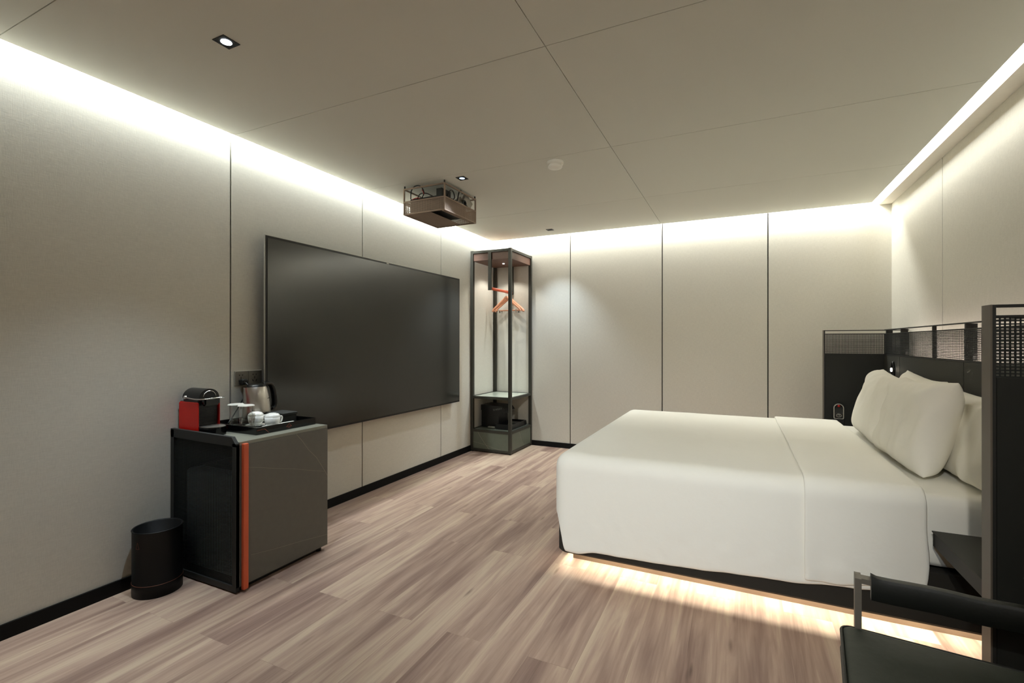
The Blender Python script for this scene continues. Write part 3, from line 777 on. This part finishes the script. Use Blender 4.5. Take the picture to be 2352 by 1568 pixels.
def side_screen(name_lab, yc, x0=.600):
    o = empty('side_screen', (.8, yc, 0), name_lab, 'screen', 'side screens beside the bed')
    x1 = XR-.011 if yc < 3 else XR-.011
    y0, y1 = yc-.0255, yc+.0255
    bm = bmesh.new(); box(bm, x0, x0+.004, y0, y1, 0, HT-.002); mesh('post', bm, M['postm'], o, label='taupe metal edge post')
    bm = bmesh.new(); box(bm, x0+.004, x1, y0+.003, y1-.003, HT-.008, HT-.002); box(bm, x0+.004, x0+.012, y0+.002, y1-.002, 0, HT-.008); box(bm, x0+.012, x1, y0+.006, y0+.014, 1.266, 1.272); mesh('top_rail', bm, M['matte'], o)
    bm = bmesh.new(); grid_screen(bm, 'y', y0+.010, x0+.012, x1-.002, 1.110, 1.266, .0100, .0086, w=.0038); mesh('mesh_strip', bm, M['meshm'], o, label='black perforated metal strip')
    bm = bmesh.new(); box(bm, x0+.014, x1, y0+.004, y1-.004, 0.0, 1.108); mesh('panel', bm, M['paneld'], o)
    return o
side_screen('dark side screen with a taupe edge post in the right foreground', 1.7015, .600)
side_screen('dark side screen at the far side of the bed against the back wall', 4.645, .628)

# reading lamp and remote
rl = empty('reading_lamp', (HX, 4.363, 1.0), 'slim black oval reading lamp lit on the far end of the headboard', 'reading lamp')
bm = bmesh.new(); lathe(bm, [(0, 0), (.030, 0), (.031, .006), (.026, .012), (0, .012)], (0, 0), 32, sx=1, sy=2.9)
bmesh.ops.transform(bm, matrix=Matrix.Translation((HX, 4.363, .975)) @ Matrix.Rotation(-pi/2, 4, 'Y') @ Matrix.Rotation(pi/2, 4, 'Z') @ Matrix.Rotation(pi/2, 4, 'Z'), verts=bm.verts[:])
bmesh.ops.rotate(bm, verts=bm.verts[:], cent=(HX, 4.363, .975), matrix=Matrix.Rotation(pi/2, 3, 'X'))
mesh('back_plate', bm, M['gloss'], rl)
bm = bmesh.new(); cyl(bm, (HX-.012, 4.363, 1.000), (HX-.018, 4.363, 1.000), .013); mesh('bulb', bm, M['ledwarm'], rl, label='glowing lamp head')
SY = 4.618
rc = empty('remote_control', (.728, SY-.02, .585), 'rounded silver-edged remote control standing against the far side screen', 'remote control')
def capsule(x0, x1, z0, z1, k=10):
    r = (x1-x0)/2; cx = (x0+x1)/2; p = [(x0+.006, z0), (x1-.006, z0), (x1, z0+.006)]
    for i in range(k+1):
        a = pi*i/k; p.append((cx+r*cos(a), z1-r+r*sin(a)))
    p.append((x0, z0+.006)); return p
bm = bmesh.new(); prism(bm, capsule(.693, .763, .585, .708), 'y', SY-.030, SY-.012); mesh('silver_shell', bm, M['aluminium'], rc)
bm = bmesh.new(); prism(bm, capsule(.699, .757, .590, .702), 'y', SY-.032, SY-.028); mesh('keypad', bm, M['gloss'], rc)
bm = bmesh.new(); lathe(bm, [(0, -.0005), (.009, -.0005), (.009, .0012), (0, .0012)], (0, 0), 16)
bmesh.ops.transform(bm, matrix=Matrix.Translation((.728, SY-.032, .690)) @ Matrix.Rotation(pi/2, 4, 'X'), verts=bm.verts[:]); mesh('power_button', bm, M['red'], rc, label='red power button')
bm = bmesh.new()
tube(bm, [(.728+.017*cos(2*pi*i/20), SY-.0325, .613+.013*sin(2*pi*i/20)) for i in range(20)], .002, 6, closed=True)
tube(bm, [(.728+.008*cos(2*pi*i/12), SY-.0325, .613+.006*sin(2*pi*i/12)) for i in range(12)], .0015, 6, closed=True)
mesh('ring_keys', bm, M['aluminium'], rc)
mesh('wall_cradle', rbox(.688, .768, SY-.026, SY-.0015, .477, .600, .004, 2), M['black'], rc)

# floating bedside shelves
def shelf(y0, y1, lab):
    o = empty('bedside_shelf', (.85, (y0+y1)/2, .44), lab, 'shelf', 'floating shelves beside the bed')
    bm = bmesh.new(); box(bm, .676, HX, y0, y1, .419, .472); mesh('apron', bm, M['matte'], o)
    bm = bmesh.new(); box(bm, .672, HX, y0, y1, .472, .476); mesh('top', bm, M['panel'], o)
shelf(1.7285, 2.352, 'dark floating shelf between the bed and the near side screen')
shelf(4.285, 4.617, 'dark floating shelf between the bed and the far side screen')

# ------------------------------------------------------------------ bed
BX0, BX1, BY0, BY1 = -.876, 1.026, 2.395, 4.245
bd = empty('bed_base', (.08, 3.32, 0), 'dark bed base on a recessed tan plinth with glowing light beneath', 'bed base')
bm = bmesh.new(); prism(bm, rounded_poly(BX0, BX1-.002, BY0, BY1, .05), 'z', .135, .30)
Po = rounded_poly(BX0, BX1-.002, BY0, BY1, .05); Pm = rounded_poly(BX0+.012, BX1-.002, BY0+.012, BY1-.012, .04); Pi = rounded_poly(BX0+.022, BX1-.03, BY0+.048, BY1-.048, .02)
rg = [[bm.verts.new((p[0], p[1], z)) for p in P_] for P_, z in ((Po, .135), (Po, .098), (Pm, .086), (Pi, .086), (Pi, .135))]
for a_, b_ in zip(rg, rg[1:]):
    for i in range(len(a_)): bm.faces.new((a_[i], a_[(i+1) % len(a_)], b_[(i+1) % len(a_)], b_[i]))
mesh('box_base', bm, M['bedbase'], bd)
PX0, PY0, PY1 = -.832, 2.545, 4.10
bm = bmesh.new(); box(bm, PX0, BX1-.05, PY0, PY1, .0, .134); mesh('plinth', bm, M['plinth'], bd)
mt_ = empty('mattress', (.08, 3.32, .30), 'thick white mattress in a fitted sheet on the dark bed base', 'mattress')
bm = bmesh.new()
# fitted sheet / mattress with a softly waving lower hem
nx, per = 46, []
pts2 = []
R_ = .05
def loop(inset, z, wav=0):
    out = []
    P_ = rounded_poly(-.845+inset, 1.022-inset*.2, 2.415+inset, 4.225-inset, .06, 5)
    dens = []
    for p, q in zip(P_, P_[1:]+P_[:1]):
        L_ = math.dist(p, q); k = max(1, int(L_/.05))
        for i in range(k): dens.append((p[0]+(q[0]-p[0])*i/k, p[1]+(q[1]-p[1])*i/k))
    return dens
layers = [(0.006, .318), (0, .335), (-.004, .36), (-.002, .42), (0, .52), (.002, .555), (.010, .578), (.026, .590), (.05, .5935)]
L0 = None; vl = []
base_pts = loop(0, 0)
cx_, cy_ = .09, 3.32
for k, (ins, z) in enumerate(layers):
    row = []
    for i, p in enumerate(base_pts):
        dx, dy = p[0]-cx_, p[1]-cy_
        fx = 1 - ins/abs(.93); fy = 1 - ins/.905
        w = .006*noise.noise(Vector((p[0]*6, p[1]*6, z*5)))*(1 if k < 5 else .3)
        zz = z + (.012*noise.noise(Vector((p[0]*3, p[1]*3, 0))) if k <= 2 else 0)
        row.append(bm.verts.new((cx_+dx*fx + w*(1 if abs(dy) < .85 else 0), cy_+dy*fy + (w if abs(dx) < .88 else 0), zz)))
    vl.append(row)
for a, b in zip(vl, vl[1:]):
    n = len(a)
    for i in range(n):
        f = bm.faces.new((a[i], a[(i+1) % n], b[(i+1) % n], b[i])); f.smooth = True
bm.faces.new(vl[-1]).smooth = True; bm.faces.new(vl[0][::-1])
mesh('fitted_sheet', bm, M['linenw'], mt_)

# duvet: cloth over a rounded rectangle
def cloth(name, x0, x1, yn, yf, ztop, R, hem_near, hem_foot, hem_far, off, mats, parent=None, foot=True, wr=1.0, label=None, thick=.010, res=.022):
    """x0..x1 flat range along the bed, yn..yf flat range across; hem functions give z of the lower edge"""
    bm = bmesh.new()
    ss = []
    if foot:
        L_ = ztop - hem_foot + (pi/2-1)*R
        n = max(2, int(L_/res)); ss += [('f', L_*(1-i/n)) for i in range(n)]
    n = int((x1-x0)/res); ss += [('x', x0+(x1-x0)*i/n) for i in range(n+1)]
    NN = 26; nf = int((yf-yn)/res)
    rows = []
    for kind, val in ss:
        X = x0 if kind == 'f' else val; a = val if kind == 'f' else 0
        row = []
        for j in range(-NN, nf+NN+1):
            if j < 0: side_, t_ = -1, -j/NN
            elif j > nf: side_, t_ = 1, (j-nf)/NN
            else: side_, t_ = 0, 0
            Y = yn if side_ < 0 else yf if side_ > 0 else yn+(yf-yn)*j/nf
            hz = hem_near(X) if side_ < 0 else hem_far(X)
            Lb = ztop - hz + (pi/2-1)*R
            b_ = Lb*t_ if side_ else 0
            d = sqrt(a*a+b_*b_)
            if a > 0 and b_ > 0:
                Lf = ztop - hem_foot + (pi/2-1)*R
                ta, tb_ = a/Lf, b_/Lb; h_ = sqrt(ta*ta+tb_*tb_); ca, cb = ta/h_, tb_/h_
                d = max(ta, tb_)*(Lf + (Lb-Lf)*cb**7)
            else: ca, cb = (1 if a > 0 else 0), (1 if b_ > 0 else 0)
            if d < pi*R/2: ro, zo = R*sin(d/R), R*(1-cos(d/R))
            else: ro, zo = R - .01*(d-pi*R/2), R+(d-pi*R/2)
            # soft vertical folds on the hanging part
            hang = max(0, d-.12)
            fold = .016*hang*wr*(noise.noise(Vector((X*4.5+3, 0, 1.7+side_*5))) + .5*noise.noise(Vector((X*11, Y*9, 4)))) * 1.6
            fold += .0035*wr*max(0, min(1, (d-.30)/.1))*noise.noise(Vector((X*26, d*18, side_)))
            px = X - ca*(ro+off) - (ca*fold)
            py = Y + side_*(cb*(ro+off+fold)) if side_ else Y
            pz = ztop + off - zo
            ed = max(0, (X-(x1-.10))/.10)
            px += ed*hang*.09*noise.noise(Vector((d*5, side_*3.0, 7.7)))
            if a == 0 and side_ == 0:
                pz += wr*(.006*noise.noise(Vector((X*2.2, Y*1.6, 0))) + .0025*noise.noise(Vector((X*7, Y*5, 2))))
            row.append(bm.verts.new((px, py, pz)))
        rows.append(row)
    for r1, r2 in zip(rows, rows[1:]):
        for v1, v2, v3, v4 in zip(r1, r1[1:], r2[1:], r2):
            f = bm.faces.new((v1, v2, v3, v4)); f.smooth = True
    bmesh.ops.recalc_face_normals(bm, faces=bm.faces[:])
    o = mesh(name, bm, mats, parent, label=label)
    md = o.modifiers.new('thick', 'SOLIDIFY'); md.thickness = thick; md.offset = -1
    sb = o.modifiers.new('sub', 'SUBSURF'); sb.levels = 1; sb.render_levels = 1
    return o

def interp(pts):
    def f(x):
        if x <= pts[0][0]: return pts[0][1]
        for (a, b), (c, d) in zip(pts, pts[1:]):
            if x <= c:
                t = (x-a)/(c-a); t = t*t*(3-2*t); return b+(d-b)*t
        return pts[-1][1]
    return f
dv = empty('duvet', (-.1, 3.32, .63), 'white duvet draped over the bed, its head end turned back', 'duvet')
RR = .075
near = interp([(-.83, .105), (-.76, .100), (-.66, .125), (-.45, .128), (-.17, .136), (-.02, .150), (.18, .160), (.42, .185), (.66, .225)])
cloth('duvet_cover', -.815, .648, 2.445, 4.195, .616, RR, near, .285, lambda x: .20, 0, M['linenw'], dv, thick=.02)
band = interp([(.24, .176), (.35, .180), (.50, .205), (.60, .225), (.66, .215)])
def band_fold():
    return cloth('turned_back_fold', .252, .662, 2.445, 4.195, .616, RR, band, .28, lambda x: .24, .013, M['linenw'], dv, foot=False, wr=1.5, thick=.012, label='turned back band of the duvet')
band_fold()

# pillows
def pillow_mesh(W, H, T_, seed):
    b = bmesh.new(); n = 36; m = 28
    fr, bk = [], []
    for i in range(n+1):
        u = -1+2*i/n; rf, rb = [], []
        for j in range(m+1):
            v = -1+2*j/m
            pin = 1 - .06*(1-abs(v)**2)*abs(u)**5 ; pin2 = 1 - .10*(1-abs(u)**2)*abs(v)**5
            x = u*W/2*pin; z = v*H/2*pin2
            t = T_/2*max(0, (1-abs(u)**4.5))**.55*max(0, (1-abs(v)**4.0))**.55
            w = .014*noise.noise(Vector((u*2.2+seed, v*2.0, seed))) + .010*noise.noise(Vector((u*5+seed, v*1.4, 3))) 
            rd = 0
            for a_, b_, c_, s_ in ((.9, 1.0, .55, 1), (-.8, 1.0, -.5, 2), (.2, 1.0, .2, 3)):
                q = (u-a_)*b_*.9 - (v-1)*c_; rd += .5*math.exp(-(q*9 + noise.noise(Vector((v*2+seed, s_, 0)))*1.5)**2)*max(0, v+.35)
            w += .022*rd - .018*abs(noise.noise(Vector((u*3.1+seed*2, v*1.3, 9))))
            w *= min(1, t/.03)
            rf.append(b.verts.new((x, -t-w, z))); 
            rb.append(rf[-1] if (i in (0, n) or j in (0, m)) else b.verts.new((x, t-w*.5, z)))
        fr.append(rf); bk.append(rb)
    for i in range(n):
        for j in range(m):
            f = b.faces.new((fr[i][j], fr[i+1][j], fr[i+1][j+1], fr[i][j+1])); f.smooth = True
            q = (bk[i][j], bk[i][j+1], bk[i+1][j+1], bk[i+1][j])
            if len(set(q)) >= 3 and set(q) != {fr[i][j], fr[i+1][j], fr[i+1][j+1], fr[i][j+1]}:
                f = b.faces.new(q); f.smooth = True
    return b
def pillow(W, H, T_, cx, cy, zb, lean, yaw, roll, seed, label, group='white pillows leaning on the headboard'):
    """pillow standing on its long side: local x -> world y, local -y faces the foot of the bed (-x)"""
    b = pillow_mesh(W, H, T_, seed)
    R0 = Matrix.Rotation(yaw, 4, 'Z') @ Matrix.Rotation(-pi/2, 4, 'Z') @ Matrix.Rotation(-lean, 4, 'X') @ Matrix.Rotation(roll, 4, 'Y')
    bmesh.ops.transform(b, matrix=R0, verts=b.verts[:])
    zm = min(v.co.z for v in b.verts)
    # flatten the resting edge a little
    for v in b.verts:
        if v.co.z < zm+.05: v.co.z = zm+.05 - (zm+.05-v.co.z)*.45
    zm = min(v.co.z for v in b.verts)
    me_loc = (cx, cy, zb)
    bmesh.ops.translate(b, verts=b.verts[:], vec=(cx, cy, zb-zm))
    o = mesh('pillow', b, M['pillow']); 
    sb = o.modifiers.new('sub', 'SUBSURF'); sb.levels = 1; sb.render_levels = 1
    return tag(o, label, 'pillow', group)
pillow(.70, .42, .16, .935, 2.80, .596, .16, .0, .0, 1.3, 'white pillow at the back of the near pair, partly cut off by the side screen')
pillow(.68, .44, .15, .940, 3.50, .596, .14, .0, .04, 4.1, 'white pillow at the back of the far pair, its corner peaking above the others')
pillow(.72, .46, .19, .785, 3.00, .599, .28, .0, -.03, 7.7, 'large white pillow in the front of the near pair, facing the foot')
pillow(.66, .45, .19, .800, 3.63, .598, .32, .0, .05, 9.2, 'large white pillow in the front of the far pair, leaning farthest')

# ------------------------------------------------------------------ leather chair
ch = empty('leather_chair', (.508, 1.178, 0), 'dark green leather chair with a black leather back strap in the right foreground', 'chair', rz=-.125)
bm = rbox(-.305, .305, -.265, .265, .415, .478, .022, 4)
for v in bm.verts:
    r2 = min(1, (v.co.x/.305)**2)*1.0; s2 = min(1, (v.co.y/.265)**2)
    if v.co.z > .45: v.co.z += .010*(1-r2)*(1-s2) + .003*noise.noise(v.co*9)
    v.co.y += .012*(1-(v.co.x/.305)**2)*(v.co.y/.265)
smooth_obj(mesh('seat_cushion', bm, M['leather'], ch, rel=False), 50)
bm = bmesh.new()
for z, r in ((.470, .004), (.424, .0035)):
    P_ = [(p[0], p[1]+.012*(1-min(1, (p[0]/.305)**2))*(p[1]/.265), z) for p in rounded_poly(-.304, .304, -.264, .264, .022, 4)]
    dens = []
    for p, q in zip(P_, P_[1:]+P_[:1]):
        k = max(1, int(math.dist(p, q)/.04))
        dens += [(p[0]+(q[0]-p[0])*i/k, p[1]+(q[1]-p[1])*i/k, z) for i in range(k)]
    dens = [(d[0], (d[1]), d[2]) for d in dens]
    tube(bm, dens, r, 8, closed=True)
mesh('piping', bm, M['leatherd'], ch, rel=False)
bm = bmesh.new(); box(bm, -.25, .25, -.25, .25, .385, .413); mesh('seat_frame', bm, M['matte'], ch, rel=False)
bmR = {}
for sx in (-1, 1):
    bm = bmesh.new()
    x0 = sx*.268
    box(bm, x0-.007, x0+.007, .262, .305, .0, .600); mesh('rear_post', bm, M['postm'], ch, rel=False)
    bm = bmesh.new(); box(bm, min(x0, x0-sx*.03), max(x0, x0-sx*.03), .270, .296, .586, .5990) ; mesh('strap_arm', bm, M['postm'], ch, rel=False)
    bm = bmesh.new(); box(bm, x0-.007, x0+.007, -.27, -.24, .0, .40); mesh('front_leg', bm, M['postm'], ch, rel=False)
    bm = bmesh.new(); box(bm, x0-.007, x0+.007, -.24, .272, .386, .400); mesh('side_rail', bm, M['postm'], ch, rel=False)
bm = bmesh.new()     # leather strap across the back
n = 40; prof = [(-.012, -.044), (-.008, -.050), (.008, -.050), (.012, -.044), (.020, -.004), (.016, .006), (.0, .010), (-.012, .009), (-.017, .002)]
rows = []
for i in range(n+1):
    u = -1+2*i/n; x = .245*u + .004
    sag = .012*(1-u*u); yv = .282 + .018*(1-u*u)
    wob = .003*noise.noise(Vector((u*3, 0, 0)))
    rows.append([bm.verts.new((x, yv + a, .598 + c - sag*.4 + wob + (.004 if abs(u) > .95 and c > 0 else 0))) for a, c in prof])
for r1, r2 in zip(rows, rows[1:]):
    k = len(prof)
    for i in range(k):
        f = bm.faces.new((r1[i], r1[(i+1) % k], r2[(i+1) % k], r2[i])); f.smooth = True
bm.faces.new(rows[0]); bm.faces.new(rows[-1][::-1])
smooth_obj(mesh('back_strap', bm, M['leatherd'], ch, rel=False), 45)

# ------------------------------------------------------------------ lights
def area(name, loc, rot, sx, sy, col, power, spread=pi):
    l = bpy.data.lights.new(name, 'AREA'); l.shape = 'RECTANGLE'; l.size = sx; l.size_y = sy; l.color = col; l.energy = power; l.spread = spread
    o = bpy.data.objects.new(name, l); COL.objects.link(o); o.location = loc; o.rotation_euler = rot; return o
WARM = (.98, 1.0, .96); WARML = (.93, 1.0, 1.0); WARM2 = (1.0, .90, .70)
K = 1.0
yl = (YF+YB)/2; LY = YB-YF-.06
area('cove_strip_left', (-2.658, (YB+.35)/2, 2.450), (0, 0, 0), .024, YB-.40, WARML, 46*K)
xl_ = (XL+XR)/2; LX = XR-XL-.2
area('cove_strip_back', (xl_-.03, 5.080, 2.485), (math.radians(4), 0, 0), LX, .04, WARM, 25*K)
#area('cove_strip_front', (xl_, YF+.06, 2.47), (0, 0, 0), LX, .06, WARM, 12*K)
area('cove_strip_right', (1.037, (YB+.6)/2, 2.500), (0, math.radians(-90), 0), .10, YB-.65, WARM, 25*K)
# under the bed: strips in the recess in front of the plinth
area('bed_strip_near', ((PX0+BX1)/2, PY0-.040, .130), (0, 0, 0), BX1-PX0-.1, .030, WARM2, 5.2*K)
area('bed_strip_foot', (PX0-.013, (PY0+PY1)/2, .130), (0, 0, 0), .010, PY1-PY0, WARM2, 6.0*K)
area('bed_strip_far', ((PX0+BX1)/2, PY1+.035, .130), (0, 0, 0), BX1-PX0-.1, .014, WARM2, 5.0*K)
area('headboard_strip', (1.062, 3.17, 1.125), (0, math.radians(-90), 0), .015, 2.7, (1, .84, .76), 3.5*K)
def spot(name, loc, col, power, ang, blend, rot=(0, 0, 0), r=.02):
    l = bpy.data.lights.new(name, 'SPOT'); l.color = col; l.energy = power; l.spot_size = math.radians(ang); l.spot_blend = blend; l.shadow_soft_size = r
    o = bpy.data.objects.new(name, l); COL.objects.link(o); o.location = loc; o.rotation_euler = rot; return o
COOL = (.72, .86, 1.0)
for x, y, p in ((-1.850, 1.227, 42), (-1.827, 2.988, 18), (-1.817, 4.76, 44), (-1.84, -.55, 3)):
    spot('downlight_or_added_beam', (x, y, ZC-.006), COOL, p*K, 84, .7)
for x, y in ((.2, -.9),):
    spot('downlight_or_added_beam', (x, y, ZC-.006), (1, .95, .86), 50*K, 96, .9)  # added spot outside the view, raises ambient light by floor bounce
spot('downlight_or_added_beam', (-.9, -1.7, ZC-.006), (1, .97, .9), 10*K, 96, .9)  # second added spot behind the camera, weak ambient fill
spot('added_tilted_spot', (-.25, -1.2, ZC-.006), (1, .96, .88), 200*K, 60, 1.0, rot=(math.radians(70), 0, math.radians(3)), r=.03)  # added unseen source, brightens the back wall and bed top
spot('added_tilted_spot', (-.55, -1.5, ZC-.006), (.80, .91, 1.0), 265*K, 38, 1.0, rot=(math.radians(63), 0, math.radians(-1)), r=.03)  # added unseen cool source aimed at the near side of the bed
spot('wardrobe_spot', (-2.42, 4.86, WH-.118), (1, .95, .86), 5*K, 120, .4, r=.006)
spot('reading_beam', (HX-.03, 4.363, 1.003), (1, .85, .7), .6*K, 120, .8, rot=(0, math.radians(70), 0), r=.01)

w = bpy.data.worlds.new('dark'); sc.world = w; w.use_nodes = True
w.node_tree.nodes['Background'].inputs[0].default_value = (0, 0, 0, 1)

# ------------------------------------------------------------------ camera
cam = bpy.data.cameras.new('camera'); co = bpy.data.objects.new('camera', cam); COL.objects.link(co)
cam.sensor_width = 36; cam.sensor_fit = 'HORIZONTAL'; cam.lens = 1093.8/2352*36; cam.clip_start = .02
yaw, pit, rol = .44399, .001555, .00076
f = Vector((-sin(yaw), cos(yaw), 0)); r = Vector((cos(yaw), sin(yaw), 0)); u = Vector((0, 0, 1))
f2 = f*cos(pit)+u*sin(pit); u2 = u*cos(pit)-f*sin(pit)
r3 = r*cos(rol)+u2*sin(rol); u3 = u2*cos(rol)-r*sin(rol)
m = Matrix((( r3.x, u3.x, -f2.x, 0), (r3.y, u3.y, -f2.y, 0), (r3.z, u3.z, -f2.z, 1.2), (0, 0, 0, 1)))
co.matrix_world = m
sc.camera = co

sc.view_settings.view_transform = 'Standard'; sc.view_settings.look = 'None'
sc.view_settings.gamma = 1; sc.view_settings.exposure = .76
sc.view_settings.use_curve_mapping = False
sc.cycles.max_bounces = 10; sc.cycles.diffuse_bounces = 7; sc.cycles.glossy_bounces = 4; sc.cycles.transmission_bounces = 6
sc.cycles.sample_clamp_indirect = 4
sc.cycles.caustics_reflective = False; sc.cycles.caustics_refractive = False
sc.cycles.use_denoising = True
sc.cycles.use_adaptive_sampling = True; sc.cycles.adaptive_threshold = .05
